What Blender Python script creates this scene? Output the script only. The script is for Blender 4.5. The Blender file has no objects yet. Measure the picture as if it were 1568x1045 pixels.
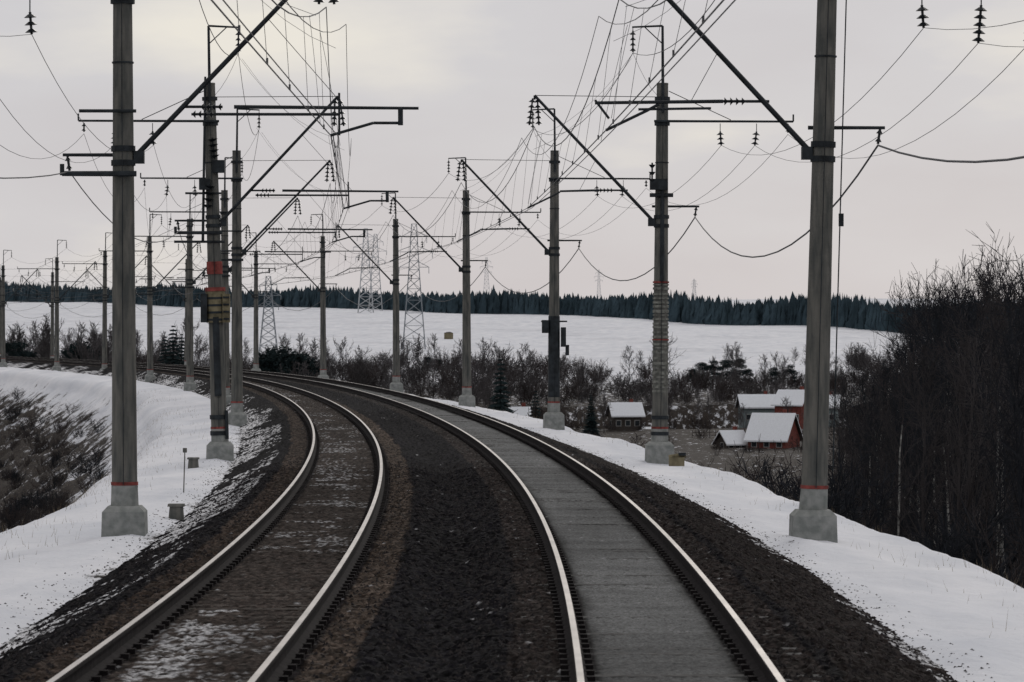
import bpy, math, random
import numpy as np
from mathutils import Vector
random.seed(7); rng=np.random.default_rng(7)
F=5600.0; HZ=2.76
scene=bpy.context.scene
scene.view_settings.view_transform='Standard'; scene.view_settings.look='None'; scene.view_settings.exposure=0

# ---------------------------------------------------------------- materials
def mat(name,col,rough=0.8,metal=0.0,noise=0.0,nscale=5.0,bump=0.0,bscale=20.0,col2=None,stretch=None,spec=.2):
    m=bpy.data.materials.new(name); m.use_nodes=True
    nt=m.node_tree; b=nt.nodes['Principled BSDF']
    b.inputs['Roughness'].default_value=rough; b.inputs['Metallic'].default_value=metal
    b.inputs['Base Color'].default_value=(*col,1)
    if metal==0: b.inputs['Specular IOR Level'].default_value=spec
    tc=nt.nodes.new('ShaderNodeNewGeometry')
    mp=nt.nodes.new('ShaderNodeMapping'); nt.links.new(tc.outputs['Position'],mp.inputs['Vector'])
    if stretch: mp.inputs['Scale'].default_value=stretch
    if noise>0 or col2:
        n=nt.nodes.new('ShaderNodeTexNoise'); n.inputs['Scale'].default_value=nscale; n.inputs['Detail'].default_value=6
        nt.links.new(mp.outputs[0],n.inputs['Vector'])
        r=nt.nodes.new('ShaderNodeValToRGB'); r.color_ramp.elements[0].position=0.35; r.color_ramp.elements[1].position=0.65
        c2=col2 if col2 else tuple(min(1,c*(1+noise)) for c in col)
        c1=col if col2 else tuple(c*(1-noise) for c in col)
        r.color_ramp.elements[0].color=(*c1,1); r.color_ramp.elements[1].color=(*c2,1)
        nt.links.new(n.outputs['Fac'],r.inputs['Fac']); nt.links.new(r.outputs['Color'],b.inputs['Base Color'])
    if bump>0:
        n2=nt.nodes.new('ShaderNodeTexNoise'); n2.inputs['Scale'].default_value=bscale; n2.inputs['Detail'].default_value=4
        nt.links.new(tc.outputs['Position'],n2.inputs['Vector'])
        bp=nt.nodes.new('ShaderNodeBump'); bp.inputs['Strength'].default_value=bump; bp.inputs['Distance'].default_value=0.03
        nt.links.new(n2.outputs['Fac'],bp.inputs['Height']); nt.links.new(bp.outputs[0],b.inputs['Normal'])
    return m
M={}
M['concrete']=mat('weathered_concrete',(0.075,0.080,0.078),0.9,nscale=3,bump=.4,bscale=15,col2=(0.155,0.152,0.140),stretch=(3,3,.5))
M['concrete_light']=mat('footing_concrete',(0.17,0.185,0.18),0.9,bump=.4,bscale=12,col2=(0.28,0.29,0.285),nscale=6)
M['steel_dark']=mat('painted_steel_dark',(0.020,0.025,0.030),0.6,noise=.4)
M['insul']=mat('glazed_insulator',(0.014,0.017,0.021),0.35)
M['wire']=mat('wire_metal',(0.08,0.083,0.09),0.6)
M['redband']=mat('red_paint',(0.20,0.050,0.045),0.8,noise=.4)
M['yellow']=mat('faded_yellow_paint',(0.16,0.14,0.09),0.8,noise=.4)
M['pale']=mat('pale_paint',(0.17,0.175,0.16),0.8,noise=.5,nscale=8)
M['railtop']=mat('polished_rail_head',(0.46,0.43,0.405),0.34,1.0,noise=.18,nscale=1.2)
M['railside']=mat('rusty_rail_web',(0.015,0.013,0.014),0.9,noise=.4,nscale=8,spec=.05)
M['stone']=mat('dark_stone',(0.03,0.027,0.026),0.9,noise=.5,nscale=8,spec=.05)
M['stone_b']=mat('crushed_stone',(0.010,0.0095,0.011),0.95,nscale=14,col2=(0.045,0.040,0.040),spec=.05)
M['sleeper_r']=mat('concrete_sleeper',(0.062,0.062,0.062),0.95,noise=.45,nscale=6,spec=.1)
M['sleeper_l']=mat('dirty_sleeper',(0.036,0.029,0.025),0.95,noise=.45,nscale=6,spec=.1)
M['bark']=mat('dark_bark',(0.021,0.023,0.028),0.95,spec=.05)
M['bark2']=mat('grey_brown_bark',(0.048,0.044,0.046),0.95,noise=.3,nscale=.2,spec=.05)
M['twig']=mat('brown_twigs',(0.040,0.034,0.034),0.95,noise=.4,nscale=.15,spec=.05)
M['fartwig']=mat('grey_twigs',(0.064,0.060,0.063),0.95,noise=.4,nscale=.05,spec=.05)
M['birch']=mat('birch_bark',(0.05,0.05,0.05),0.9,col2=(0.34,0.34,0.33),nscale=3,stretch=(1,1,2))
M['spruce']=mat('spruce_needles',(0.016,0.025,0.027),0.95,noise=.4,nscale=1,spec=.05)
M['farforest']=mat('distant_forest_hazed',(0.036,0.055,0.068),1.0,noise=.35,nscale=.08,spec=0)  # bluish, lightened needle colour: distance haze painted into the base colour
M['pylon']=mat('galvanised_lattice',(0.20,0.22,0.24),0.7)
M['pylonfar']=mat('galvanised_lattice_hazed',(0.38,0.40,0.42),0.7)  # paler copy of the lattice steel, with distance haze painted in
M['grass']=mat('dry_grass_straw',(0.19,0.155,0.11),0.95,noise=.4,nscale=2)
M['roofsnow']=mat('roof_snow',(0.66,0.69,0.74),0.8,noise=.05)
M['redwall']=mat('red_wood_wall',(0.15,0.045,0.037),0.85,noise=.3,nscale=3)
M['greywall']=mat('grey_wood_wall',(0.05,0.043,0.04),0.9,noise=.3)
M['bluewall']=mat('pale_wall',(0.16,0.20,0.21),0.9,noise=.2)
M['glass']=mat('window_glass',(0.02,0.025,0.03),0.15)
M['trim']=mat('white_trim',(0.30,0.30,0.30),0.7)

# ---------------------------------------------------------------- mesh builder
class MB:
    def __init__(s): s.v=[];s.f=[];s.m=[];s.mats=[]
    def mi(s,mt):
        if mt not in s.mats: s.mats.append(mt)
        return s.mats.index(mt)
    def cyl(s,p0,p1,r0,r1,n,mt,caps=True):
        p0=Vector(p0);p1=Vector(p1);d=(p1-p0).normalized()
        a=Vector((0,0,1)) if abs(d.z)<.9 else Vector((1,0,0))
        x=d.cross(a).normalized();y=d.cross(x); b=len(s.v)
        for p,r in((p0,r0),(p1,r1)):
            for i in range(n):
                t=2*math.pi*(i+.5)/n; s.v.append(tuple(p+x*(r*math.cos(t))+y*(r*math.sin(t))))
        k=s.mi(mt)
        for i in range(n):
            j=(i+1)%n; s.f.append((b+i,b+j,b+n+j,b+n+i)); s.m.append(k)
        if caps:
            s.f.append(tuple(b+i for i in range(n))[::-1]); s.m.append(k)
            s.f.append(tuple(b+n+i for i in range(n))); s.m.append(k)
    def path(s,pts,r,n,mt):
        for a,b in zip(pts[:-1],pts[1:]): s.cyl(a,b,r,r,n,mt,False)
    def frustum(s,c,z0,z1,w0,d0,w1,d1,mt,ang=0):
        b=len(s.v);ca,sa=math.cos(ang),math.sin(ang)
        for z,w,d in((z0,w0,d0),(z1,w1,d1)):
            for sx,sy in((-1,-1),(1,-1),(1,1),(-1,1)):
                x=sx*w/2;y=sy*d/2; s.v.append((c[0]+x*ca-y*sa,c[1]+x*sa+y*ca,z))
        k=s.mi(mt)
        for f in((0,3,2,1),(4,5,6,7),(0,1,5,4),(1,2,6,5),(2,3,7,6),(3,0,4,7)):
            s.f.append(tuple(b+i for i in f)); s.m.append(k)
    def box(s,c,size,mt,ang=0): s.frustum(c,c[2]-size[2]/2,c[2]+size[2]/2,size[0],size[1],size[0],size[1],mt,ang)
    def quad(s,pts,mt):
        b=len(s.v); s.v+= [tuple(p) for p in pts]; s.f.append(tuple(range(b,b+len(pts)))); s.m.append(s.mi(mt))
    def insul(s,p0,p1,n,R,mt=None):
        mt=mt or M['insul']; p0=Vector(p0);p1=Vector(p1);d=p1-p0
        s.cyl(p0,p1,.025,.025,5,mt)
        for i in range(n):
            a=p0+d*((i+.3)/n); b=p0+d*((i+.72)/n); s.cyl(a,b,R*.35,R,10,mt)
    def obj(s,name,parent=None,smooth=False):
        me=bpy.data.meshes.new(name); me.from_pydata(s.v,[],s.f)
        for m_ in s.mats: me.materials.append(m_)
        me.polygons.foreach_set('material_index',s.m)
        if smooth: me.polygons.foreach_set('use_smooth',[True]*len(s.f))
        o=bpy.data.objects.new(name,me); scene.collection.objects.link(o)
        if parent: o.parent=parent
        return o
def empty(name,loc=(0,0,0)):
    e=bpy.data.objects.new(name,None); scene.collection.objects.link(e); e.location=loc; return e
def npmesh(name,V,Fq,mats,midx=None,smooth=False):
    me=bpy.data.meshes.new(name); V=np.asarray(V,dtype=np.float32);Fq=np.asarray(Fq,dtype=np.int32)
    k=Fq.shape[1]
    me.vertices.add(len(V)); me.vertices.foreach_set('co',V.ravel())
    me.loops.add(Fq.size); me.loops.foreach_set('vertex_index',Fq.ravel())
    me.polygons.add(len(Fq)); me.polygons.foreach_set('loop_start',np.arange(0,Fq.size,k,dtype=np.int32))
    me.polygons.foreach_set('loop_total',np.full(len(Fq),k,dtype=np.int32))
    for m_ in mats: me.materials.append(m_)
    if midx is not None: me.polygons.foreach_set('material_index',np.asarray(midx,dtype=np.int32))
    me.polygons.foreach_set('use_smooth',np.full(len(Fq),smooth))
    me.update(calc_edges=True); me.validate()
    return me
def addobj(name,me,parent=None):
    o=bpy.data.objects.new(name,me); scene.collection.objects.link(o)
    if parent: o.parent=parent
    return o

# ---------------------------------------------------------------- noise & curve
_tab=rng.random((256,256))
def vn(x,y):
    x=np.asarray(x,float);y=np.asarray(y,float)
    xi=np.floor(x).astype(int);yi=np.floor(y).astype(int);fx=x-xi;fy=y-yi
    fx=fx*fx*(3-2*fx);fy=fy*fy*(3-2*fy)
    g=lambda a,b:_tab[a&255,b&255]
    return (g(xi,yi)*(1-fx)+g(xi+1,yi)*fx)*(1-fy)+(g(xi,yi+1)*(1-fx)+g(xi+1,yi+1)*fx)*fy
def fbm(x,y,o=4):
    s=0;a=.5;t=0
    for i in range(o): s=s+a*vn(x*2**i+i*17.3,y*2**i+i*9.1); t+=a; a*=.5
    return s/t
def sst(t): t=np.clip(t,0,1); return t*t*(3-2*t)
def Xc(Y):
    Y=np.asarray(Y,float); Y=np.where(Y>560,560+60*(1-np.exp(-(Y-560)/60)),Y)
    Y=np.where(Y<-60,-60,Y)
    R2=2080+420*sst((Y-60)/180)
    return 1.38-(Y-38)**2/R2
def xc(Y): return float(Xc(Y))
TG=4.2
def heading(Y):
    return (xc(Y+1)-xc(Y-1))/2.0

def base_h(X,Y):
    b=np.interp(Y,[-500,0,520,600,700,900,1500,1900,2500,9000],[-14,-14,-14.5,-12.2,-9.4,-5.2,10.5,20,24,60])
    w=sst((-X-20)/60.0)
    left=np.maximum(b,-6.0)
    b=b*(1-w)+left*w
    b=b+(fbm(X*.02,Y*.02,4)-.5)*np.interp(Y,[0,600,1000],[3,2.2,2.0])
    return b
def terr(X,Y):
    X=np.asarray(X,float);Y=np.asarray(Y,float)
    u=X-Xc(Y); b=base_h(X,Y)
    fade=1-sst((Y-600)/60)
    dr=u; dl=-(u+TG)
    d=np.maximum(dr,dl)
    nz=(fbm(X*.6,Y*.25,4)-.5)
    nz2=(fbm(X*2.2+9,Y*1.2,3)-.5)
    brow=5.75+ (fbm(X*0+3,Y*.05,3)-.5)*1.6
    prof=np.interp(d,[-9,2.3,3.1,3.6],[-1.0,-1.0,-.80,-.76])
    sh=-.76-(d-3.5)*.09
    prof=np.where(d>3.5,sh,prof)
    over=np.maximum(d-brow,0)
    k=np.minimum(over/1.2,1)
    prof=prof-over*.62*k
    prof=prof+nz*.26*sst((d-3.0)/.8)+nz2*.09*sst((d-2.9)/.5)+ nz*1.6*sst((d-8)/4)
    prof=np.where(fade>0.01,prof,-99)
    z=np.where(d<brow+1,prof,np.maximum(prof,b))
    z=np.where(Y>600,prof*fade+b*(1-fade),z)
    z=np.where(fade<=0.01,b,z)
    return z
def snowv(X,Y):
    u=X-Xc(Y); dr=u; dl=-(u+TG); d=np.maximum(dr,dl); left=dl>dr
    s=np.interp(d,[0,3.0,3.35,3.9,6.5,8.5,11,20],[.9,.72,1.05,1.42,1.25,.60,.30,.28])
    s=np.where(left&(d>6),np.interp(d,[6,7.5,9,11,15],[1.25,.88,.58,.40,.30]),s)
    s=np.where(Y>590,np.minimum(s,.36),s)
    f=np.interp(Y,[0,420,600,740,830,900],[0,0,.05,.22,.65,1.0])
    s=s*(1-f)+1.45*f
    return s

# ---------------------------------------------------------------- terrain sheet
def axis(pts):
    out=[]
    for (a,b,st) in pts: out+=list(np.arange(a,b,st))
    out.append(pts[-1][1]); return np.array(out)
us=axis([(-5000,-1000,500),(-1000,-200,50),(-200,-60,7),(-60,-22,1.2),(-22,-6.5,.22),(-6.5,2.5,1.0),(2.5,12,.2),(12,50,1.2),(50,200,6),(200,1000,40),(1000,5000,500)])
ys=axis([(-300,0,30),(0,24,3),(24,130,.45),(130,420,1.6),(420,1000,7),(1000,2600,25),(2600,9000,400)])
YY,UU=np.meshgrid(ys,us,indexing='ij'); XX=UU+Xc(YY)
ZZ=terr(XX,YY); V=np.stack([XX,YY,ZZ],-1).reshape(-1,3)
nr,nc=XX.shape; idx=np.arange(nr*nc).reshape(nr,nc)
Fq=np.stack([idx[:-1,:-1],idx[:-1,1:],idx[1:,1:],idx[1:,:-1]],-1).reshape(-1,4)
mg=bpy.data.materials.new('snowy_ground'); mg.use_nodes=True; nt=mg.node_tree; bs=nt.nodes['Principled BSDF']
bs.inputs['Roughness'].default_value=.85; bs.inputs['Specular IOR Level'].default_value=.1
geo=nt.nodes.new('ShaderNodeNewGeometry'); at=nt.nodes.new('ShaderNodeAttribute'); at.attribute_name='snow'
def noise_node(nt,scale,detail,vec,rough=.6):
    n=nt.nodes.new('ShaderNodeTexNoise'); n.inputs['Scale'].default_value=scale;n.inputs['Detail'].default_value=detail;n.inputs['Roughness'].default_value=rough
    nt.links.new(vec,n.inputs['Vector']); return n
def math_node(nt,op,a,b=None,clamp=False):
    n=nt.nodes.new('ShaderNodeMath'); n.operation=op; n.use_clamp=clamp
    for i,x in enumerate((a,b)):
        if x is None: continue
        if isinstance(x,(int,float)): n.inputs[i].default_value=x
        else: nt.links.new(x,n.inputs[i])
    return n.outputs[0]
mpz=nt.nodes.new('ShaderNodeMapping'); mpz.inputs['Scale'].default_value=(1,.35,1); nt.links.new(geo.outputs['Position'],mpz.inputs[0])
n1=noise_node(nt,.9,8,mpz.outputs[0],.7); n2=noise_node(nt,9,4,mpz.outputs[0]); n3=noise_node(nt,.35,8,mpz.outputs[0],.65)
mpf=nt.nodes.new('ShaderNodeMapping'); mpf.inputs['Scale'].default_value=(.03,.006,1); nt.links.new(geo.outputs['Position'],mpf.inputs[0]); n4=noise_node(nt,1,6,mpf.outputs[0])
s=math_node(nt,'ADD',at.outputs['Fac'],math_node(nt,'MULTIPLY',math_node(nt,'SUBTRACT',n1.outputs['Fac'],.5),2.3))
s=math_node(nt,'ADD',s,math_node(nt,'MULTIPLY',math_node(nt,'SUBTRACT',n2.outputs['Fac'],.5),.7))
s=math_node(nt,'MULTIPLY',math_node(nt,'SUBTRACT',s,.52),5,True)
rg=nt.nodes.new('ShaderNodeValToRGB'); nt.links.new(n2.outputs['Fac'],rg.inputs['Fac'])
rg.color_ramp.elements[0].position=.35; rg.color_ramp.elements[0].color=(.014,.013,.014,1); rg.color_ramp.elements[1].position=.7; rg.color_ramp.elements[1].color=(.055,.044,.035,1)
rs=nt.nodes.new('ShaderNodeValToRGB'); nt.links.new(n3.outputs['Fac'],rs.inputs['Fac'])
rs.color_ramp.elements[0].position=.3; rs.color_ramp.elements[0].color=(.52,.545,.60,1); rs.color_ramp.elements[1].position=.62; rs.color_ramp.elements[1].color=(.68,.69,.73,1)
rf=nt.nodes.new('ShaderNodeValToRGB'); nt.links.new(n4.outputs['Fac'],rf.inputs['Fac'])
rf.color_ramp.elements[0].position=.32; rf.color_ramp.elements[0].color=(.84,.84,.85,1); rf.color_ramp.elements[1].position=.5; rf.color_ramp.elements[1].color=(1,1,1,1)
mf=nt.nodes.new('ShaderNodeMix'); mf.data_type='RGBA'; mf.blend_type='MULTIPLY'; mf.inputs[0].default_value=1; nt.links.new(rs.outputs[0],mf.inputs[6]); nt.links.new(rf.outputs[0],mf.inputs[7])
mx=nt.nodes.new('ShaderNodeMix'); mx.data_type='RGBA'; nt.links.new(s,mx.inputs[0]); nt.links.new(rg.outputs[0],mx.inputs[6]); nt.links.new(mf.outputs[2],mx.inputs[7])
nt.links.new(mx.outputs[2],bs.inputs['Base Color'])
bp=nt.nodes.new('ShaderNodeBump'); bp.inputs['Strength'].default_value=.6; bp.inputs['Distance'].default_value=.14
nb=noise_node(nt,2,6,geo.outputs['Position']); nt.links.new(nb.outputs['Fac'],bp.inputs['Height']); nt.links.new(bp.outputs[0],bs.inputs['Normal'])
me=npmesh('ground',V,Fq,[mg],smooth=True)
a=me.attributes.new('snow','FLOAT','POINT'); a.data.foreach_set('value',snowv(XX,YY).ravel().astype(np.float32))
addobj('ground',me)
def tz(x,y): return float(terr(x,y))

# ---------------------------------------------------------------- ballast
ub=axis([(-7.6,3.7,.045)])
yb=axis([(-60,22,1.0),(22,80,.07),(80,140,.2),(140,300,.6),(300,620,2.0)])
YB,UB=np.meshgrid(yb,ub,indexing='ij'); XB=UB+Xc(YB)
PU=[-7.6,-7.3,-5.75,-2.65,-2.25,-1.95,-1.55,1.55,3.3,3.7]; PZ=[-1.0,-.86,-.205,-.205,-.30,-.30,-.205,-.205,-.86,-1.0]
prof=np.interp(UB,PU,PZ)
r1=rng.random(UB.shape)
amp=np.where(np.abs(UB)<.70,.016,np.where(np.abs(UB+TG)<.72,.035,.06))
ZB=prof+(r1-.5)*amp+ (fbm(XB*1.3,YB*.8,3)-.5)*.06*np.where((np.abs(UB)<1.5)|(np.abs(UB+TG)<1.5),.35,1)
for c_ in(-.795,.795,-TG-.795,-TG+.795): ZB+=-.03*np.exp(-((UB-c_)/.10)**2)
col=np.zeros(UB.shape+(4,)); col[...,3]=1
def setc(mask,c): 
    col[mask,0]=c[0];col[mask,1]=c[1];col[mask,2]=c[2]
wob=UB+(fbm(XB*.9,YB*.5,3)-.5)*.16
ar=np.abs(wob);al=np.abs(wob+TG)
setc(ar<99,(.0080,.0076,.0095))
setc(wob>1.5,(.018,.0145,.0140)); setc(wob<-5.8,(.010,.0097,.0115))
setc((ar>.68)&(ar<1.36),(.026,.021,.020)); setc((al>.68)&(al<1.40),(.042,.032,.027)); setc((al>1.0)&(al<1.38)&(wob>-TG),(.058,.045,.037))
setc((np.abs(UB)<.93)&(np.abs(UB)>.62),(.010,.009,.010)); setc((np.abs(UB+TG)<1.0)&(np.abs(UB+TG)>.64),(.012,.010,.011))
setc(np.abs(UB)<.60,(.112,.115,.117)); setc(np.abs(UB+TG)<.62,(.036,.029,.026))
edge=sst((.66-np.abs(wob))/.2)
bigv=.6+.8*fbm(XB*.7,YB*.12,4)
sp=.30+1.5*rng.random(UB.shape)**1.8
sp=np.where(np.abs(UB)<.6,(.80+.35*rng.random(UB.shape))*(.40+.60*edge)*(.70+.65*fbm(UB*.6,YB*1.6,4)),sp)
col[...,:3]*=(bigv*sp)[...,None]
fl=rng.random(UB.shape); pat=fbm(UB*1.1,YB*1.9,3)*.5+fbm(UB*1.2+4,YB*.15,3)*.5
def flk(mask,thr,prob,c=.62):
    mm=mask&(pat>thr)&(fl<prob); col[mm,0]=c;col[mm,1]=c*1.01;col[mm,2]=c*1.05
flk((np.abs(UB+TG+.12)<.42),.55,.32,.28); flk((np.abs(UB+TG)<.66),.58,.2,.22)
flk((np.abs(UB+TG+.28)<.20)&(YB<40),.49,.5,.38)
flk((wob<-5.9)&(wob>-6.5),.545,.5,.45); flk((wob<=-6.5),.50,.7,.55); flk((wob>2.8),.55,.55,.5)
flk(UB==UB,-1,.0016,.28)
nr,nc=XB.shape; idx=np.arange(nr*nc).reshape(nr,nc)
Fq=np.stack([idx[:-1,:-1],idx[:-1,1:],idx[1:,1:],idx[1:,:-1]],-1).reshape(-1,4)
mb=bpy.data.materials.new('track_ballast_gravel'); mb.use_nodes=True; nt=mb.node_tree; bs=nt.nodes['Principled BSDF']; bs.inputs['Roughness'].default_value=.95; bs.inputs['Specular IOR Level'].default_value=.04
at=nt.nodes.new('ShaderNodeAttribute'); at.attribute_name='gcol'
geo=nt.nodes.new('ShaderNodeNewGeometry'); nn=noise_node(nt,30,3,geo.outputs['Position'])
mm=nt.nodes.new('ShaderNodeMix'); mm.data_type='RGBA'; mm.blend_type='MULTIPLY'; mm.inputs[0].default_value=1
rr=nt.nodes.new('ShaderNodeValToRGB'); rr.color_ramp.elements[0].color=(.45,.45,.45,1); rr.color_ramp.elements[1].color=(1.6,1.6,1.6,1); rr.color_ramp.elements[0].position=.3; rr.color_ramp.elements[1].position=.7
nt.links.new(nn.outputs['Fac'],rr.inputs['Fac']); nt.links.new(at.outputs['Color'],mm.inputs[6]); nt.links.new(rr.outputs[0],mm.inputs[7]); nt.links.new(mm.outputs[2],bs.inputs['Base Color'])
me=npmesh('ballast_bed',np.stack([XB,YB,ZB],-1).reshape(-1,3),Fq,[mb])
ca=me.color_attributes.new('gcol','FLOAT_COLOR','POINT'); ca.data.foreach_set('color',col.reshape(-1).astype(np.float32))
addobj('ballast_bed',me)
# individual crushed stones lying on the bed
n=26000
yS=26+58*rng.random(n)**1.5; uS=rng.uniform(-7.0,3.2,n)
keep=(np.abs(uS)>.98)&(np.abs(uS+TG)>1.0)
yS=yS[keep];uS=uS[keep];n=len(yS); xS=uS+Xc(yS); zS=np.interp(uS,PU,PZ)
rS=rng.uniform(.014,.032,n)
base_=np.array([[1,0,0],[0,1,0],[-1,0,0],[0,-1,0],[0,0,1]],float)
J=base_[None]*rS[:,None,None]*rng.uniform(.7,1.3,(n,5,3)); th=rng.uniform(0,6.28,n)
Rx_=J[...,0]*np.cos(th)[:,None]-J[...,1]*np.sin(th)[:,None]; Ry_=J[...,0]*np.sin(th)[:,None]+J[...,1]*np.cos(th)[:,None]
V=np.stack([Rx_+xS[:,None],Ry_+yS[:,None],J[...,2]+zS[:,None]+.005],-1).reshape(-1,3)
b=np.arange(n)*5; Fq=np.concatenate([np.stack([b+i,b+(i+1)%4,b+4],-1) for i in range(4)])
addobj('ballast_stones',npmesh('ballast_stones',V,Fq,[M['stone_b']]))

# ---------------------------------------------------------------- tracks
prof_r=[(-.075,-.18),(-.075,-.165),(-.012,-.14),(-.010,-.045),(-.036,-.035),(-.037,-.010),(-.029,0.0),(.029,0.0),(.037,-.010),(.036,-.035),(.010,-.045),(.012,-.14),(.075,-.165),(.075,-.18)]
def rail(off,name,parent):
    yr=axis([(-60,20,4),(20,300,1.0),(300,620,4)])
    n=len(prof_r); V=[];Fc=[];mi=[]
    for y in yr:
        h=heading(y); nn_=1/math.sqrt(1+h*h)
        for a_,z in prof_r: V.append((xc(y)+off+a_*nn_,y-a_*h*nn_,z))
    for i in range(len(yr)-1):
        for j in range(n-1):
            Fc.append((i*n+j,i*n+j+1,(i+1)*n+j+1,(i+1)*n+j)); mi.append(1 if j==6 else 0)
    me=npmesh(name,V,Fc,[M['railside'],M['railtop']],mi); return addobj(name,me,parent)
for k,(off,ms) in enumerate(((0,'sleeper_r'),(-TG,'sleeper_l'))):
    tr=empty('railway_track')
    rail(off-.795,'rail_left',tr); rail(off+.795,'rail_right',tr)
    sl=MB(); fa=MB(); y=18.0
    while y<420:
        ang=math.atan(heading(y)); x=xc(y)+off
        j=random.uniform(-.018,.002)
        sl.frustum((x,y+random.uniform(-.03,.03),0),-.30,-.203+j,2.7,.28,2.62,.21,M[ms],ang)
        if y<130:
            for r_ in(-.795,.795):
                for s_ in(-.105,.105):
                    fa.box((x+r_+s_,y+(r_+s_)*heading(y),-.18),(.08,.12,.045),M['railside'],ang)
        y+=.545 if y<200 else 1.09
    sl.obj('sleepers',tr); fa.obj('fasteners',tr)

# ---------------------------------------------------------------- poles
Rs=[89,54.8,40,31.3,25,21.2,17.9,16.2,14.6,13.3]; Rx=[1245,1010,848,715,607,495,392,286,185,80]
Ls=[87,54.8,40,31.3,25,21.2,17.9,16.6,14.8,13.4]; Lx=[191,337,363,345,291,230,160,87,5,-80]
Rp=[((x-784)/s_,F/s_) for s_,x in zip(Rs,Rx)]; Lp=[((x-784)/s_,F/s_) for s_,x in zip(Ls,Lx)]
Rp=[(5.6,-16),(6.25,23.5)]+Rp+[(xc(460)+5.5,460.)]; Lp=[(-7.1,-16),(-6.75,24.5)]+Lp+[(xc(460)-8,460.)]
leanR={2:.27,3:.08}; leanL={3:-.30,2:-.04}
WR=[];WL=[]
for side,PL,lean,W in((1,Rp,leanR,WR),(-1,Lp,leanL,WL)):
    for i,(px,py) in enumerate(PL):
        e=empty('catenary_pole'); h=heading(py); cn=1/math.sqrt(1+h*h); N=Vector((cn,-h*cn,0))
        out=N*side; inn=-N*side; T=Vector((h*cn,cn,0))
        L=lean.get(i,random.uniform(-.06,.06)); ang=-math.atan(h)
        zb=-.82
        def C(z,o=0,t=0): 
            k=(z-zb)/10.5
            return Vector((px+L*k,py,z))+inn*o+T*t
        s=MB()
        r=lambda z:.225-.065*(z/9.7)
        s.cyl(C(.10),C(9.7),r(.1),r(9.7),28,M['concrete'],False)
        s.obj('concrete_shaft',e,True)
        s=MB(); s.cyl(C(9.7),C(9.74),r(9.7)+.01,r(9.7),20,M['concrete']); s.obj('shaft_cap',e)
        s=MB()
        s.frustum((px,py),-1.5,-.38,.80,.80,.74,.74,M['concrete_light'],ang); s.frustum((px,py),-.38,-.28,.74,.74,.56,.56,M['concrete_light'],ang)
        s.cyl((px,py,-.29),C(.10),.245,.232,18,M['concrete_light'])
        s.cyl(C(.08),C(.14),.24,.24,18,M['redband'])
        s.obj('footing',e)
        s=MB(); D=M['steel_dark']
        for zc in(5.75,6.0,8.6,9.3): s.cyl(C(zc-.05),C(zc+.05),.215,.215,14,D)
        a=C(5.85,.2); tip=C(9.38,3.58)
        s.cyl(a+T*.05,tip+T*.05,.042,.035,6,D); s.cyl(a-T*.06,tip-T*.06,.042,.035,6,D)
        s.box(tuple(C(5.85,.28)),(.18,.2,.22),D,ang)
        s.cyl(C(9.35,.1),tip,.010,.010,5,D)
        hp=1.62
        s.cyl(C(8.9,.0,-.2),C(9.7+hp,.03,-.2),.045,.035,6,D); s.cyl(C(9.7+hp,.03,-.2),C(9.66+hp,.88,-.2),.03,.025,6,D)
        s.cyl(C(9.7+hp-.5,.03,-.2),C(9.68+hp,.55,-.2),.016,.016,5,D)
        s.cyl(C(8.66,.25,-.25),C(8.66,-3.65,-.25),.036,.03,6,D); s.cyl(C(8.66,-3.65,-.25),C(8.86,-3.65,-.25),.025,.025,5,D)
        s.cyl(C(9.5,-.15,-.25),C(8.7,-1.9,-.25),.012,.012,5,D)
        lowz=6.3 if side>0 else 5.9
        s.cyl(C(lowz,.25,.2),C(lowz,-1.08,.2),.035,.028,6,D)
        if side<0:
            s.cyl(C(5.55,.25,-.25),C(5.55,-1.05,-.25),.05,.045,6,D); s.cyl(C(5.52,-1.05,-.25),C(5.72,-1.05,-.25),.04,.04,6,D)
            s.cyl(C(6.65,.25,-.25),C(6.65,-.75,-.25),.03,.03,6,D)
        ztube=6.74
        if side>0:
            s.cyl(C(ztube,.95),C(ztube,1.35),.025,.025,6,D)
            le=3.95 if i==2 else 2.85
            s.cyl(C(ztube,1.75),C(ztube-.03,le),.032,.028,6,D)
            if i==2: s.cyl(C(ztube-.12,1.95),C(ztube-.14,3.2),.022,.022,6,D); s.cyl(C(ztube+.02,le),C(ztube-.3,le-.25),.022,.022,6,D)
            b0=C(ztube-.05,2.85); b1=C(ztube-.16,3.05);b2=C(6.24,3.75)
            s.path([b0,b1,b2],.026,6,D); cw=b2
            s.cyl(C(ztube,2.3),C(7.6,1.85),.008,.008,4,D)
        else:
            s.cyl(C(ztube,1.05),C(ztube,1.55),.025,.025,6,D)
            s.cyl(C(ztube,1.95),C(ztube-.02,5.2),.034,.026,6,D)
            s.cyl(C(ztube-.02,4.88),C(ztube-.32,4.88),.045,.045,6,D)
            s.path([C(ztube-.28,4.85),C(ztube-.28,4.4),C(6.24,3.65)],.026,6,D); cw=C(6.24,3.65)
            s.cyl(C(ztube-.13,1.6),C(ztube-.13,3.8),.026,.026,6,D); s.cyl(C(ztube-.5,3.8),C(ztube+.25,3.8),.02,.02,6,D)
            s.cyl(C(ztube,3.9),C(8.3,2.55),.008,.008,4,D)
        s.cyl(C(7.5),C(7.53),.195,.195,12,D)
        if i>=2: s.cyl(C(.1,.0,-.26),C(8.6,.0,-.22),.010,.010,4,D)
        if side>0 and i==2:
            s.cyl(C(.4,-.3,-.1),C(8.6,-.32,-.1),.012,.012,5,D); s.box(tuple(C(4.7,-.33,-.1)),(.08,.1,.22),D)
        s.obj('steel_brackets',e)
        s=MB()
        s.insul(C(ztube,1.35),C(ztube,1.75),4,.07)
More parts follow.
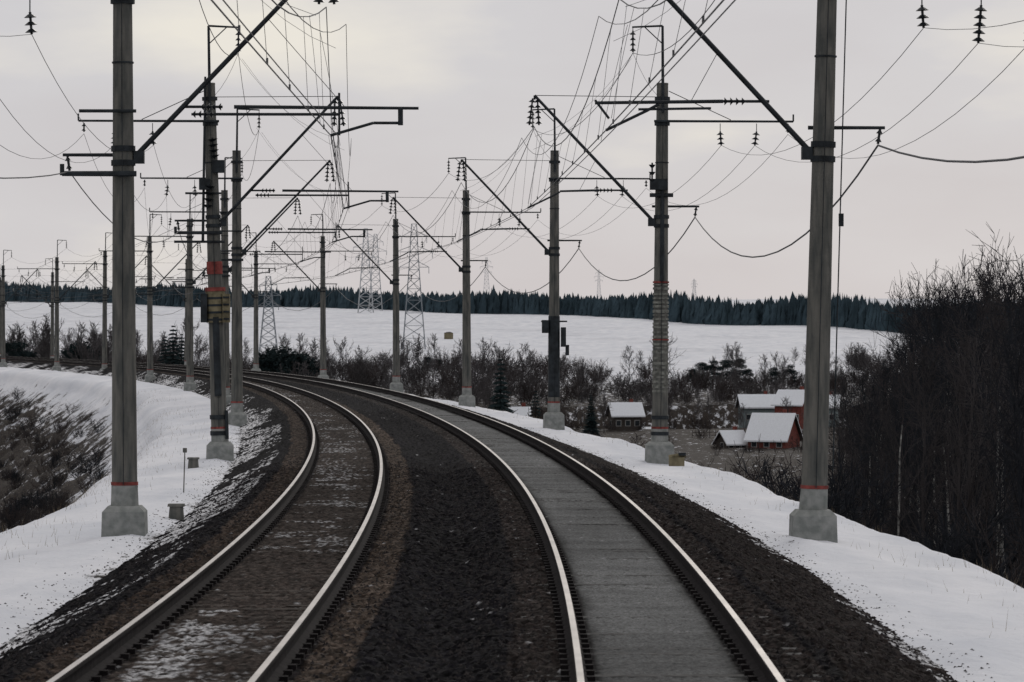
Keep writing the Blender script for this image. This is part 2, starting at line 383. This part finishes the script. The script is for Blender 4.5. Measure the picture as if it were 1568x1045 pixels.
        if side<0: s.insul(C(ztube-.13,1.2),C(ztube-.13,1.6),4,.07)
        s.insul(tip+Vector((0,0,-.08))-inn*.08,C(8.55,3.45),5,.105); 
        s.insul(tip+Vector((0,0,-.08))+inn*.05,C(8.55,3.72),5,.105)
        s.cyl(tip,tip+Vector((0,0,-.12)),.03,.03,5,D)
        fi=C(9.66+hp,.86,-.2); s.insul(fi+Vector((0,0,-.1)),fi+Vector((0,0,-.7)),4,.09)
        s.cyl(fi,fi+Vector((0,0,-.1)),.015,.015,4,D)
        cr=[]
        for k_,oo in enumerate((1.6,2.62,3.5)):
            if k_==2 and i!=2: p=C(8.6,-3.5,-.25); cr.append(p+Vector((0,0,-.3))); s.insul(p,p+Vector((0,0,-.25)),2,.07); continue
            p=C(8.6,-oo,-.25); n_=3 if k_==0 else(5 if i==2 else 3)
            s.cyl(p,p+Vector((0,0,-.22)),.014,.014,4,D); q_=p+Vector((-.05 if k_ else .03,0,-.22-.13*n_)); s.insul(p+Vector((0,0,-.22)),q_,n_,.115); cr.append(q_)
        lp=C(lowz,-1.0,.2); s.insul(lp,lp+Vector((-.04*side,0,-.28)),2,.06)
        s.obj('insulators',e)
        W.append(dict(cw=cw,ms=C(8.5,3.58),fd=fi+Vector((0,0,-.72)),cr=cr,low=lp+Vector((-.04*side,0,-.3)),xa=C(9.2,-.2)))
        if side<0 and i==3:
            s=MB()
            s.cyl(C(3.05),C(3.95),.27,.27,14,M['yellow']); 
            for zc in(3.1,3.3,3.5,3.7): s.cyl(C(zc),C(zc+.06),.285,.285,14,D)
            s.cyl(C(3.92),C(4.03),.29,.29,14,M['redband']); s.cyl(C(4.4),C(4.75),.225,.22,14,M['redband'])
            s.box(tuple(C(3.45,.30,-.15)),(.20,.25,.8),M['yellow']); s.box(tuple(C(3.45,-.32,-.15)),(.18,.2,.8),D)
            for zc in(3.15,3.35,3.55,3.75): s.box(tuple(C(zc,.30,-.29)),(.17,.03,.05),D)
            s.cyl(C(1.0,.0,-.2),C(3.2,0,-.2),.10,.10,10,D)
            s.box(tuple(C(7.4,.2,-.2)),(.34,.3,.35),D); s.insul(C(7.6,.1,-.3),C(8.2,.05,-.3),4,.15); s.insul(C(6.2,-.15,-.3),C(6.9,-.05,-.3),4,.15)
            s.box(tuple(C(6.9,-.2,-.2)),(.3,.3,.3),D); s.cyl(C(5.3,-.3,-.2),C(9.9,-.1,-.25),.04,.03,6,D)
            s.cyl(C(5.3,.3,-.2),C(5.3,-1.1,-.2),.035,.035,6,D)
            for zc in(-.1,.35): s.cyl(C(zc),C(zc+.12),.255,.255,14,D)
            s.cyl(C(-.2,.22,-.2),C(.6,.22,-.2),.05,.05,8,D)
            s.obj('switch_gear',e)
        if side>0 and i==3:
            s=MB()
            z=1.1
            while z<4.1:
                hh=random.uniform(.03,.09); s.cyl(C(z),C(z+hh),.226,.226,14,M['pale']); z+=hh+random.uniform(.03,.09)
            s.cyl(C(4.15),C(4.20),.228,.228,14,M['redband']); s.cyl(C(2.55),C(2.59),.235,.235,14,M['redband'])
            for zc in(-.1,.35): s.cyl(C(zc),C(zc+.1),.255,.255,14,D)
            s.box(tuple(C(6.9,.1,-.2)),(.5,.3,.3),D); s.cyl(C(6.6,.35,-.2),C(6.6,-.3,-.2),.06,.06,8,D); s.insul(C(6.9,.3,-.3),C(7.5,.3,-.3),3,.1)
            s.cyl(C(4.2,0,-.23),C(6.8,0,-.22),.06,.06,8,D)
            s.obj('switch_gear',e)
        if side>0 and i==4:
            s=MB(); s.box(tuple(C(3.0,.35,-.1)),(.26,.25,.5),D); s.box(tuple(C(2.6,-.35,-.1)),(.2,.2,.75),D); s.cyl(C(3.2,.5),C(3.2,-.5),.03,.03,6,D); s.box(tuple(C(2.1,-.5,-.1)),(.14,.2,.4),D)
            s.cyl(C(.3),C(3.4),.232,.22,14,D); s.obj('switch_gear',e)

# ---------------------------------------------------------------- wires
we=empty('overhead_wires')
def sagp(p0,p1,sag,n=14):
    return [p0.lerp(p1,t/n)+Vector((0,0,-4*sag*(t/n)*(1-t/n))) for t in range(n+1)]
for side,W in((1,WR),(-1,WL)):
    s=MB();c=MB();dr=MB();fe=MB();lo=MB(); wm=M['wire']
    for i in range(len(W)-1):
        a,b=W[i],W[i+1]
        nseg=14 if i<6 else 6
        ca_=sagp(a['cw'],b['cw'],.03,nseg); ms=sagp(a['ms'],b['ms'],1.35,nseg)
        c.path(ca_,.010,4,wm); s.path(ms,.011,4,wm)
        a2=a['ms']+Vector((-.35*side,0,-.3)); b2=b['ms']+Vector((-.35*side,0,-.3))
        ncw=[p+Vector((.12,0,0)) for p in ca_]; c.path(ncw,.008,4,wm)
        if i>0: s.path(sagp(a2,b2,1.25,nseg),.007,4,wm)
        nd=8 if i<6 else 5
        for k in range(nd):
            t=(k+.5)/nd; 
            pm=a['ms'].lerp(b['ms'],t)+Vector((0,0,-4*1.35*t*(1-t))); pc=a['cw'].lerp(b['cw'],t)
            dr.cyl(pm,pc,.0045,.0045,3,wm,False)
            dr.cyl(pc+Vector((0,0,.05)),pc+Vector((0,0,-.03)),.02,.02,4,wm,False)
        fe.path(sagp(a['fd'],b['fd'],1.0,nseg),.010,4,wm)
        for k in range(3): lo.path(sagp(a['cr'][k],b['cr'][k],1.0+.12*k,nseg),.0065,4,wm)
        lo.path(sagp(a['low'],b['low'],(1.5 if i!=1 else 1.0) if side>0 else .7,nseg),.018 if side>0 else .011,5,wm)
    for i in (2,3,4):
        a=W[i]
        for dt in(-3.5,3.5):
            dr.path(sagp(a['ms']+Vector((0,dt,-.45)),a['fd']+Vector((0,dt*.4,-.05)),.4,6),.005,3,wm)
            dr.path(sagp(a['cw']+Vector((0,dt,0)),a['ms']+Vector((.2*side,dt*.5,-.3)),-.1,6),.005,3,wm)
        dr.path(sagp(a['fd'],a['xa'],.3,6),.006,3,wm)
    s.obj('messenger_wire',we);c.obj('contact_wire',we);dr.obj('droppers',we);fe.obj('feeder_wire',we);lo.obj('line_wires',we)

# ---------------------------------------------------------------- lattice pylons
def pylon(x,y,H,wb,mt,r=.11,arms=((.66,4.2),(.78,5.2),(.90,3.6))):
    s=MB(); z0=tz(x,y)-.5
    def w(t): return wb*(1-t)**1.0*.85+wb*.13 if t<.62 else wb*.13+wb*.85*.38*(1-(t-.62)/.38*.75)
    lv=[0,.10,.20,.30,.40,.49,.57,.64,.71,.78,.85,.92,1.0]
    cs=[]
    for t in lv:
        ww=w(t)/2; cs.append([Vector((x+sx*ww,y+sy*ww,z0+H*t)) for sx,sy in((-1,-1),(1,-1),(1,1),(-1,1))])
    for a_,b_ in zip(cs[:-1],cs[1:]):
        for k in range(4):
            s.cyl(a_[k],b_[k],r,r,3,mt,False); s.cyl(a_[k],b_[(k+1)%4],r*.6,r*.6,3,mt,False); s.cyl(a_[(k+1)%4],b_[k],r*.6,r*.6,3,mt,False); s.cyl(b_[k],b_[(k+1)%4],r*.6,r*.6,3,mt,False)
    for t,l in arms:
        z=z0+H*t; l=l*H/36
        for sx in(-1,1):
            e_=Vector((x+sx*l,y,z)); ww=w(t)/2
            for sy in(-1,1):
                s.cyl(Vector((x+sx*ww,y+sy*ww,z)),e_,r*.7,r*.7,3,mt,False); s.cyl(Vector((x+sx*ww*.8,y+sy*ww,z+H*.045)),e_,r*.7,r*.7,3,mt,False)
            s.cyl(e_,e_-Vector((0,0,1.8*H/36)),r*.9,r*.9,3,mt,False)
    return s.obj('lattice_pylon')
def P(px,Y): return (px-784)/F*Y
pylon(P(634,1036),1036,36,6.6,M['pylon'],.11)
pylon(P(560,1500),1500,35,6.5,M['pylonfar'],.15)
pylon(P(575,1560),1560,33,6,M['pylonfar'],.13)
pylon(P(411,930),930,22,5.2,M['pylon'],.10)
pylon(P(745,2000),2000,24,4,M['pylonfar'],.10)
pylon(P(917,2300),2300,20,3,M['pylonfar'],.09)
pylon(P(1063,2100),2100,13,3,M['pylonfar'],.08)

# ---------------------------------------------------------------- vegetation templates
def segmesh(name,segs,mats,ns=3):
    A=np.array([s_[0] for s_ in segs]);B=np.array([s_[1] for s_ in segs]);ra=np.array([s_[2] for s_ in segs]);rb=np.array([s_[3] for s_ in segs]);mi=np.array([s_[4] for s_ in segs])
    d=B-A; L_=np.linalg.norm(d,axis=1,keepdims=True); d=d/np.maximum(L_,1e-6)
    ref=np.where(np.abs(d[:,2:3])<.9,np.array([[0,0,1.]]),np.array([[1.,0,0]]))
    x=np.cross(d,ref); x/=np.linalg.norm(x,axis=1,keepdims=True); y=np.cross(d,x)
    n=len(A); V=np.zeros((n,2*ns,3))
    for k in range(ns):
        t=2*math.pi*k/ns; o=x*math.cos(t)+y*math.sin(t)
        V[:,k]=A+o*ra[:,None]; V[:,ns+k]=B+o*rb[:,None]
    Fq=[]
    b=np.arange(n)*2*ns
    for k in range(ns):
        j=(k+1)%ns; Fq.append(np.stack([b+k,b+j,b+ns+j,b+ns+k],-1))
    Fq=np.stack(Fq,1).reshape(-1,4)
    return npmesh(name,V.reshape(-1,3),Fq,mats,np.repeat(mi,ns))
def norm(v): return v/np.linalg.norm(v)
def bare_tree(seed,H,trunkmat,rt=.16,nb=26,rmin=.012,spread=1.0,t0=.22,bm=None):
    r=np.random.default_rng(seed); segs=[]
    pts=[np.zeros(3)]; n=9
    for i in range(n): pts.append(pts[-1]+np.array([r.normal(0,.06*H/n),r.normal(0,.06*H/n),H/n]))
    rad=[max(rt*(1-.93*(i/n)),rmin) for i in range(n+1)]
    for i in range(n): segs.append((pts[i],pts[i+1],rad[i],rad[i+1],0 if i<n-2 else 1))
    def grow(p,d,L,rr,nseg,lvl):
        for i in range(nseg):
            d=norm(d+r.normal(0,.16,3)+np.array([0,0,.10])); q=p+d*L/nseg
            ra=max(rr*(1-i/nseg*.8),rmin);rb=max(rr*(1-(i+1)/nseg*.8),rmin*.7)
            segs.append((p,q,ra,rb,1)); p=q
            for _ in range(2):
                dd=norm(d+r.normal(0,.55,3)+np.array([0,0,.1]))
                if lvl<2: grow(p,dd,L*r.uniform(.3,.5),max(rr*.45,rmin),3,lvl+1)
                elif r.random()<.7: segs.append((p,p+dd*L*r.uniform(.4,.7),rmin,rmin*.6,1))
    for i in range(nb):
        t=t0+(.98-t0)*(i+r.random())/nb; f=t*n; k=min(int(f),n-1); p=pts[k]*(1-(f-k))+pts[k+1]*(f-k)
        a=r.random()*6.283; up=.7+1.1*t
        d=norm(np.array([math.cos(a),math.sin(a),up])); L=H*(.30*(1-t)**.6+.07)*spread*r.uniform(.5,1.25)
        grow(p,d,L,rt*.36*(1-t*.7),4,1)
    return segmesh('bare_tree_mesh',segs,[trunkmat,bm or M['bark']])
def bush(seed,H,mt,rmin=.012,ns=16,W=.8):
    r=np.random.default_rng(seed); segs=[]
    for i in range(ns):
        a=r.random()*6.283; p=np.array([math.cos(a),math.sin(a),0])*r.random()*.35*H; d=norm(np.array([math.cos(a)*r.random()*W,math.sin(a)*r.random()*W,1.]))
        L=H*r.uniform(.6,1.05)
        for j in range(4):
            d=norm(d+r.normal(0,.12,3)); q=p+d*L/4; segs.append((p,q,max(.03*(1-j/5),rmin),rmin,0)); p=q
            for _ in range(3):
                dd=norm(d+r.normal(0,.5,3)); l2=L*r.uniform(.15,.32); q2=p+dd*l2; segs.append((p,q2,rmin,rmin*.8,0))
                for _ in range(3):
                    d3=norm(dd+r.normal(0,.5,3)); m_=p+(q2-p)*r.uniform(.3,1); segs.append((m_,m_+d3*l2*.7,rmin*.9,rmin*.5,0))
    return segmesh('bush_mesh',segs,[mt])
def spruce(seed,H,mt=None,W=.22,lv=26,nbr=11):
    r=np.random.default_rng(seed); V=[];Fc=[]
    for i in range(lv):
        t=(i+.5)/lv; z=H*(.06+.94*t); R=H*W*(1-t)**.85+.06*H*.3
        for k in range(nbr):
            a=6.283*(k+r.random())/nbr; l=R*r.uniform(.5,1.2); d=np.array([math.cos(a),math.sin(a),0]); pd=np.array([-d[1],d[0],0])
            p0=np.array([0,0,z]); p1=p0+d*l*.55+np.array([0,0,-.12*l]); p2=p0+d*l+np.array([0,0,-.32*l+.02*H*r.normal()*.3])
            w=l*.26
            dz=np.array([0,0,-.12*l-.012*H])
            b=len(V); V+=[p0,p1+pd*w+dz,p2,p1-pd*w+dz,p1]; Fc+=[(b,b+1,b+4),(b+1,b+2,b+4),(b+2,b+3,b+4),(b+3,b,b+4)]
    return npmesh('spruce_mesh',V,Fc,[mt or M['spruce']])
def roundpine(seed,H):
    r=np.random.default_rng(seed); V=[];Fc=[]
    cl=[]
    for i in range(20):
        a=r.random()*6.283; t=r.random(); cl.append((np.array([math.cos(a),math.sin(a),0])*H*.20*math.sqrt(max(.05,1-t*t))*r.random()**.5+np.array([0,0,H*(.14+.76*t)]),H*r.uniform(.07,.12)))
    for c0,cr_ in cl:
        for i in range(230):
            v=norm(r.normal(0,1,3))*np.array([1.25,1.25,.8]); c=c0+v*cr_*r.uniform(.5,1.1); s_=H*.012
            b=len(V)
            for _ in range(3): V.append(c+r.normal(0,s_,3))
            Fc.append((b,b+1,b+2))
    return npmesh('pine_mesh',V,Fc,[M['spruce']])
T_birch=[bare_tree(11+i,14,M['birch'],.15,18,.011,.8,.34,M['bark2'] if i==1 else None) for i in range(3)]
T_bare=[bare_tree(31+i,14,M['bark'],.15,17,.013,1.0,.25) for i in range(3)]+[bare_tree(41+i,14,M['bark2'],.15,17,.013,.95,.25,M['bark2']) for i in range(3)]
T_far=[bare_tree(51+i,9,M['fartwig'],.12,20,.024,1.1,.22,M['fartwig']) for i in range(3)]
B_near=[bush(71+i,3,M['twig']) for i in range(4)]
B_dark=[bush(81+i,3,M['bark'],.016,18) for i in range(3)]
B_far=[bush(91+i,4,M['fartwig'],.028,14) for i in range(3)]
B_brown=[bush(95+i,4,M['twig'],.026,14) for i in range(3)]
S_sp=[spruce(5+i,8) for i in range(3)]; S_pine=[roundpine(3+i,8) for i in range(3)]
def place(mesh,parent,name,x,y,sc,zoff=-.1,sxy=1.0):
    o=bpy.data.objects.new(name,mesh); scene.collection.objects.link(o); o.parent=parent
    o.location=(x,y,tz(x,y)+zoff); o.rotation_euler=(random.uniform(-.06,.06),random.uniform(-.06,.06),random.uniform(0,6.28)); o.scale=(sc*sxy,sc*sxy,sc)
def projy(z,y): return 510-(z-HZ)*F/y
# dark wood on the right
g=empty('bare_woodland')
n=0
while n<180:
    y=random.uniform(110,430); a=random.uniform(.089,.20); x=a*y; u=x-xc(y)
    if u<12: continue
    px=784+F*a
    yt=np.interp(px,[1280,1340,1375,1400,1450,1500,1545,1600,2000],[620,560,520,450,415,435,385,405,400])+abs(random.gauss(0,55))
    z0=tz(x,y); top=HZ+(510-yt)*y/F; H=top-z0
    if H<4 or H>23: continue
    place(random.choice(T_birch if random.random()<.4 else T_bare),g,'tree',x,y,H/14.8,-.1,.85); n+=1
for px,Y,yt in((1425,150,540),(1465,140,520),(1505,170,480),(1330,260,530),(1395,200,480),(1540,150,385),(1460,190,405),(1515,200,405),(1440,230,412)):
    x=(px-784)/F*Y; z0=tz(x,Y); H=HZ+(510-yt)*Y/F-z0; place(random.choice(T_birch),g,'tree',x,Y,H/15,-.1,.85)
g=empty('shrub_thicket')
n=0
while n<430:
    y=random.uniform(60,330); a=random.uniform(.04,.19); x=a*y; u=x-xc(y)
    if u<10: continue
    sc=random.uniform(.4,1.1); z=tz(x,y)
    lim=np.interp(a,[.04,.084,.092,.2],[715,690,640,620])
    if projy(z+3*sc,y)<lim: 
        if n%3: continue
        sc=.35
        if projy(z+3*sc,y)<lim: continue
    place(random.choice(B_dark+B_near[:1]),g,'shrub',x,y,sc); n+=1
# left slope scrub
n=0
while n<800:
    y=random.uniform(70,420); u=-TG-random.triangular(8.0,26,11); x=xc(y)+u
    if x/y<-.2: continue
    place(random.choice(B_near+B_dark[:2]),g,'shrub',x,y,random.uniform(.08,.34)); n+=1
# valley
g=empty('valley_scrub'); n=0
while n<1800:
    y=random.uniform(170,900); a=random.uniform(-.16,.15); x=a*y; u=x-xc(y)
    if u<14 : continue
    if .018<a<.092 and 330<y<640:
        if random.random()<.80: continue
        z=tz(x,y); place(random.choice(B_near+B_brown),g,'scrub',x,y,random.uniform(.15,.40)); n+=1; continue
    if y>640:
        sc=random.uniform(.5,1.2); m_=random.choice(B_far+B_brown) 
        if y>780 and fbm(x*.02,y*.01)<.50: continue
        if .018<a<.092: sc*=.85
    else: sc=random.uniform(.5,1.15); m_=random.choice(B_near+B_brown+B_far[:1])
    place(m_,g,'scrub',x,y,sc); n+=1
n=0
while n<150:
    y=random.uniform(420,880); a=random.uniform(-.16,.13); x=a*y; u=x-xc(y)
    if u<14 or (.02<a<.09 and y<655): continue
    zz=tz(x,y); yt=random.uniform(515,570) if a>-.07 else random.uniform(495,540)
    if a>.06: yt=random.uniform(525,575)
    H=HZ+(510-yt)*y/F-zz
    if H<3 or H>12: continue
    place(random.choice(T_far),g,'tree',x,y,H/9); n+=1
for px,Y,H in((1140,560,5),(1206,560,6),(1172,650,7),(1238,540,6),(1086,600,5),(1070,600,6),(985,620,6),(925,580,6),(1025,600,5),(1134,600,4),(1245,520,7),(1015,640,6),(1128,660,6),(930,640,6)):
    x=P(px,Y); place(random.choice(T_far),g,'tree',x,Y,H/9)
for px,Y,H in((1150,512,1.0),(1165,508,.9),(1225,515,1.8),(1098,525,1.5),(1140,520,1.0),(1075,560,1.8),(935,585,1.8),(982,588,1.6),(1235,530,2.3),(1080,590,1.9),(1030,590,1.8)):
    x=P(px,Y); place(random.choice(B_brown),g,'scrub',x,Y,H/4)
def spr(px,yt,Y,w=1.0,pine=False):
    x=P(px,Y); z=tz(x,Y); H=HZ+(510-yt)*Y/F-z
    o=addobj('pine_tree' if pine else 'spruce_tree',random.choice(S_pine if pine else S_sp)); sc=H/8; o.scale=(sc*w,sc*w,sc); o.location=(x,Y,z-.1); o.rotation_euler=(0,0,random.random()*6)
    tb=MB(); tb.cyl((0,0,0),(0,0,7.5 if not pine else 5),.12,.02,6,M['bark']); tb.obj('trunk',o)
for a_ in ((265,495,520,1),(278,508,530,1),(253,512,525,1),(767,545,430,.9),(766,566,400,1.1),(820,595,430,.9),(905,600,560,1.1)): spr(*a_)
for a_ in ((125,516,500,1.2),(108,527,505,1.2),(142,525,505,1.3),(430,522,560,1.3),(445,530,560,1.4),(415,529,540,1.3),(462,538,560,1.3),(1075,553,760,1.5),(1092,549,770,1.6),(1112,549,760,1.6),(1132,547,770,1.5),(1185,560,750,1.5),(1210,556,750,1.4),(1010,552,850,1.5),(655,545,820,1.2),(672,549,830,1.2),(30,517,480,1.4),(10,522,470,1.5),(1245,575,700,1.3),(1060,562,740,1.4),(1145,563,740,1.4)): spr(*a_,pine=True)

# distant forest as one mesh
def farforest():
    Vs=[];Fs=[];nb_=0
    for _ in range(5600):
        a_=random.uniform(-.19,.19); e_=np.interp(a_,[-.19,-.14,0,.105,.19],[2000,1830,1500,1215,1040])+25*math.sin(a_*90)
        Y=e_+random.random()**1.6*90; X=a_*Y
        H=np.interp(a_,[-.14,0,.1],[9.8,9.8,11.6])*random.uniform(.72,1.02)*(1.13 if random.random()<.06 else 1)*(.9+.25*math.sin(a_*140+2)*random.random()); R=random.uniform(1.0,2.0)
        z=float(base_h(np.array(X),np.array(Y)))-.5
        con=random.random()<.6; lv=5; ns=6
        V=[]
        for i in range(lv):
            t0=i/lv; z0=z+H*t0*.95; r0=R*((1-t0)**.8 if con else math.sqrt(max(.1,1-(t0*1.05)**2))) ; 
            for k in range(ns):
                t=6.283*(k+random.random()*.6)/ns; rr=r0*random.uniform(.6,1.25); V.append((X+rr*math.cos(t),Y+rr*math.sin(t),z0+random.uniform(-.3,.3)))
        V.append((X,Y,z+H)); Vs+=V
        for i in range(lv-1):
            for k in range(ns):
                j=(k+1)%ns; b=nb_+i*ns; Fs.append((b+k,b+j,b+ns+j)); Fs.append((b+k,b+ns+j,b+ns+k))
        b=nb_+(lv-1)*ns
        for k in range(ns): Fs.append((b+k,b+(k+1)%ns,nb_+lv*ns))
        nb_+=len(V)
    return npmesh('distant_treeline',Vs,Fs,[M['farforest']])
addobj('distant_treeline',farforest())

# ---------------------------------------------------------------- houses
def house(px,Y,w,d,h,rh,wall,ang=0.3,name='wooden_house',zo=0):
    x=P(px,Y); z=tz(x,Y)-.3+zo; e=empty(name,(x,Y,z)); e.rotation_euler=(0,0,ang)
    s=MB(); s.box((0,0,h/2),(w,d,h),wall)
    s.quad([(-w/2,-d/2+.003,h),(-w/2,d/2-.003,h),(-w/2,0,h+rh-.02)],wall); s.quad([(w/2,-d/2+.003,h),(w/2,0,h+rh-.02),(w/2,d/2-.003,h)],wall); s.obj('walls',e)
    s=MB(); o=.5
    k=rh/(d/2)
    for sy in(-1,1):
        a0=(-w/2-o,sy*(d/2+o),h-k*o);a1=(w/2+o,sy*(d/2+o),h-k*o);b1=(w/2+o,0,h+rh);b0=(-w/2-o,0,h+rh)
        up=lambda p,t:(p[0],p[1],p[2]+t)
        s.quad([a0,a1,b1,b0],M['greywall']); s.quad([up(a0,.22),up(a1,.22),up(b1,.22),up(b0,.22)],M['roofsnow']); s.quad([a0,a1,up(a1,.22),up(a0,.22)],M['roofsnow'])
        s.quad([a0,b0,up(b0,.22),up(a0,.22)],M['roofsnow']); s.quad([a1,b1,up(b1,.22),up(a1,.22)],M['roofsnow'])
    s.obj('roof',e)
    s=MB()
    for i in range(3):
        xx=-w/2+w*(i+.5)/3; s.box((xx,-d/2-.03,h*.5),(.9,.06,1.0),M['trim']); s.box((xx,-d/2-.07,h*.5),(.7,.04,.8),M['glass'])
    s.box((-w/2-.03,0,h*.5),(.06,.9,1.0),M['trim']); s.box((-w/2-.07,0,h*.5),(.04,.7,.8),M['glass']); s.obj('windows',e)
    s=MB(); s.box((w*.25,d*.1,h+rh+.2),(.5,.5,1.1),M['redwall']); s.obj('chimney',e)
    return e
house(1185,535,5.8,6.2,1.7,3.4,M['redwall'],-.42)
house(1216,590,4.6,5,4.4,2.0,M['redwall'],-.5)
house(1160,600,5.6,4.5,3.6,1.7,M['bluewall'],.1)
house(1120,535,3.2,3.2,1.1,1.5,M['greywall'],.5,'wooden_shed')
house(957,590,4.6,4,2.8,1.7,M['greywall'],.2,'wooden_shed')
house(1050,610,4,4,3.2,1.6,M['greywall'],-.2,'wooden_shed')
house(1104,645,4.4,4,3.2,1.6,M['greywall'],.3,'wooden_shed')
house(1262,600,4.5,4,3.6,1.6,M['bluewall'],-.2)
house(1000,650,4,4,2.2,1.5,M['bluewall'],.2)
house(796,510,2.2,3,5.6,1.5,M['bluewall'],.1)
house(655,470,7,5,4.6,1.7,M['greywall'],.15)
house(545,520,7,5,3,1.6,M['greywall'],.1)
s=MB(); x=P(687,1150); z=tz(x,1150); s.box((x,1150,z+1.0),(2.8,2.2,1.9),M['yellow']); s.frustum((x,1150),z+1.95,z+2.3,3.0,2.4,1.0,.6,M['greywall']); s.obj('haystack_shed')
s=MB()
for i in range(26):
    Y=565; x=P(1060,Y)+i*.9; z=tz(x,Y); s.box((x,Y,z+.6),(.10,.06,1.3),M['greywall'])
    if i<25: s.box((x+.45,Y,z+.9),(.8,.04,.1),M['greywall']); s.box((x+.45,Y,z+.4),(.8,.04,.1),M['greywall'])
s.obj('garden_fence')

# ---------------------------------------------------------------- small things near the line
s=MB(); s.box((0,0,.12),(.42,.3,.24),M['yellow']); s.cyl((-.2,0,.22),(.25,.05,.30),.09,.07,8,M['yellow']); s.box((.15,-.05,.33),(.2,.2,.08),M['steel_dark'])
o=s.obj('yellow_track_clamp'); o.location=(P(1036,100),100,tz(P(1036,100),100)+.05)
for px,Y in((270,70),(296,98)):
    s=MB(); s.frustum((0,0),-.1,.24,.30,.26,.24,.22,M['concrete']); s.frustum((0,0),.24,.29,.32,.28,.30,.26,M['concrete']); o=s.obj('cable_marker_box'); x=P(px,Y); o.location=(x,Y,tz(x,Y))
for px,Y in((281,80),):
    s=MB(); s.cyl((0,0,-.1),(.03,0,.95),.014,.012,6,M['concrete']); s.box((.03,0,.93),(.09,.03,.10),M['concrete']); o=s.obj('marker_stake'); x=P(px,Y); o.location=(x,Y,tz(x,Y))
V=[];Fc=[]
for _ in range(9000):
    sd=random.random()<.4; y=25+random.random()**1.4*210
    if fbm(y*.3,5. if sd else 9.)<.44: continue
    d=random.triangular(3.9,9.5,7.2); u=d if sd else -TG-d; x=xc(y)+u
    z=tz(x,y); h=random.uniform(.04,.20)*(1 if random.random()<.95 else 2); a_=random.random()*6.28; w=.004
    b=len(V); V+=[(x-w*math.cos(a_),y-w*math.sin(a_),z-.02),(x+w*math.cos(a_),y+w*math.sin(a_),z-.02),(x+random.uniform(-.5,.5)*h,y+random.uniform(-.3,.3)*h,z+h)]
    Fc.append((b,b+1,b+2))
addobj('dry_grass',npmesh('dry_grass',V,Fc,[M['grass']]))
V=[];Fc=[]
for _ in range(4500):
    sd=random.random()<.5; y=26+random.random()**1.5*110; d=random.triangular(2.9,3.7,3.1) if sd else random.triangular(2.7,3.9,3.0)
    u=d if sd else -TG-d; x=xc(y)+u; z=max(tz(x,y),-.95); r_=random.uniform(.006,.024); b=len(V)
    V+=[(x+r_*random.uniform(.7,1.2),y,z),(x,y+r_,z),(x-r_*random.uniform(.7,1.2),y,z),(x,y-r_,z),(x+random.uniform(-.01,.01),y,z+r_*.7)]
    Fc+=[(b,b+1,b+4),(b+1,b+2,b+4),(b+2,b+3,b+4),(b+3,b,b+4)]
addobj('loose_stones',npmesh('loose_stones',V,Fc,[M['stone']]))

# ---------------------------------------------------------------- world, sun, camera
w=bpy.data.worlds.new('World'); scene.world=w; w.use_nodes=True; nt=w.node_tree; bg=nt.nodes['Background']
sky=nt.nodes.new('ShaderNodeTexSky'); sky.sky_type='NISHITA'; sky.sun_disc=False; sky.sun_elevation=math.radians(28); sky.sun_rotation=math.radians(15)
tc=nt.nodes.new('ShaderNodeTexCoord'); mp=nt.nodes.new('ShaderNodeMapping'); mp.inputs['Scale'].default_value=(1,1,3.2); nt.links.new(tc.outputs['Generated'],mp.inputs[0])
cn=noise_node(nt,7,6,mp.outputs[0],.5)
sx=nt.nodes.new('ShaderNodeSeparateXYZ'); nt.links.new(tc.outputs['Generated'],sx.inputs[0])
zf=nt.nodes.new('ShaderNodeMapRange'); nt.links.new(sx.outputs['Z'],zf.inputs[0]); zf.inputs[1].default_value=0.0; zf.inputs[2].default_value=.10; zf.inputs[3].default_value=-.08; zf.inputs[4].default_value=.10
f=math_node(nt,'ADD',cn.outputs['Fac'],zf.outputs[0])
cr=nt.nodes.new('ShaderNodeValToRGB'); nt.links.new(f,cr.inputs['Fac'])
el=cr.color_ramp.elements; el[0].position=.36; el[0].color=(.56,.54,.565,1); el[1].position=.74; el[1].color=(.80,.76,.69,1)
e2=el.new(.56); e2.color=(.60,.588,.612,1)
sc_=nt.nodes.new('ShaderNodeVectorMath'); sc_.operation='SCALE'; sc_.inputs[3].default_value=10.0; nt.links.new(cr.outputs[0],sc_.inputs[0])
mx=nt.nodes.new('ShaderNodeMix'); mx.data_type='RGBA'; mx.inputs[0].default_value=.96
nt.links.new(sky.outputs[0],mx.inputs[6]); nt.links.new(sc_.outputs[0],mx.inputs[7]); nt.links.new(mx.outputs[2],bg.inputs[0]); bg.inputs[1].default_value=.10
sl=bpy.data.lights.new('sun','SUN'); sl.energy=.8; sl.angle=math.radians(15); sl.color=(1,.96,.9)
so=bpy.data.objects.new('sun',sl); scene.collection.objects.link(so)
dv=Vector((math.sin(math.radians(15))*math.cos(math.radians(28)),math.cos(math.radians(15))*math.cos(math.radians(28)),math.sin(math.radians(28))))
so.rotation_euler=dv.to_track_quat('Z','Y').to_euler()
cam=bpy.data.cameras.new('camera'); co=bpy.data.objects.new('camera',cam); scene.collection.objects.link(co)
co.location=(0,0,HZ); co.rotation_euler=(math.pi/2-12.5/F,0,0); cam.lens=36*F/1568; cam.sensor_width=36; cam.clip_end=12000; cam.clip_start=.1
cam.dof.use_dof=True; cam.dof.focus_distance=85; cam.dof.aperture_fstop=8
scene.camera=co
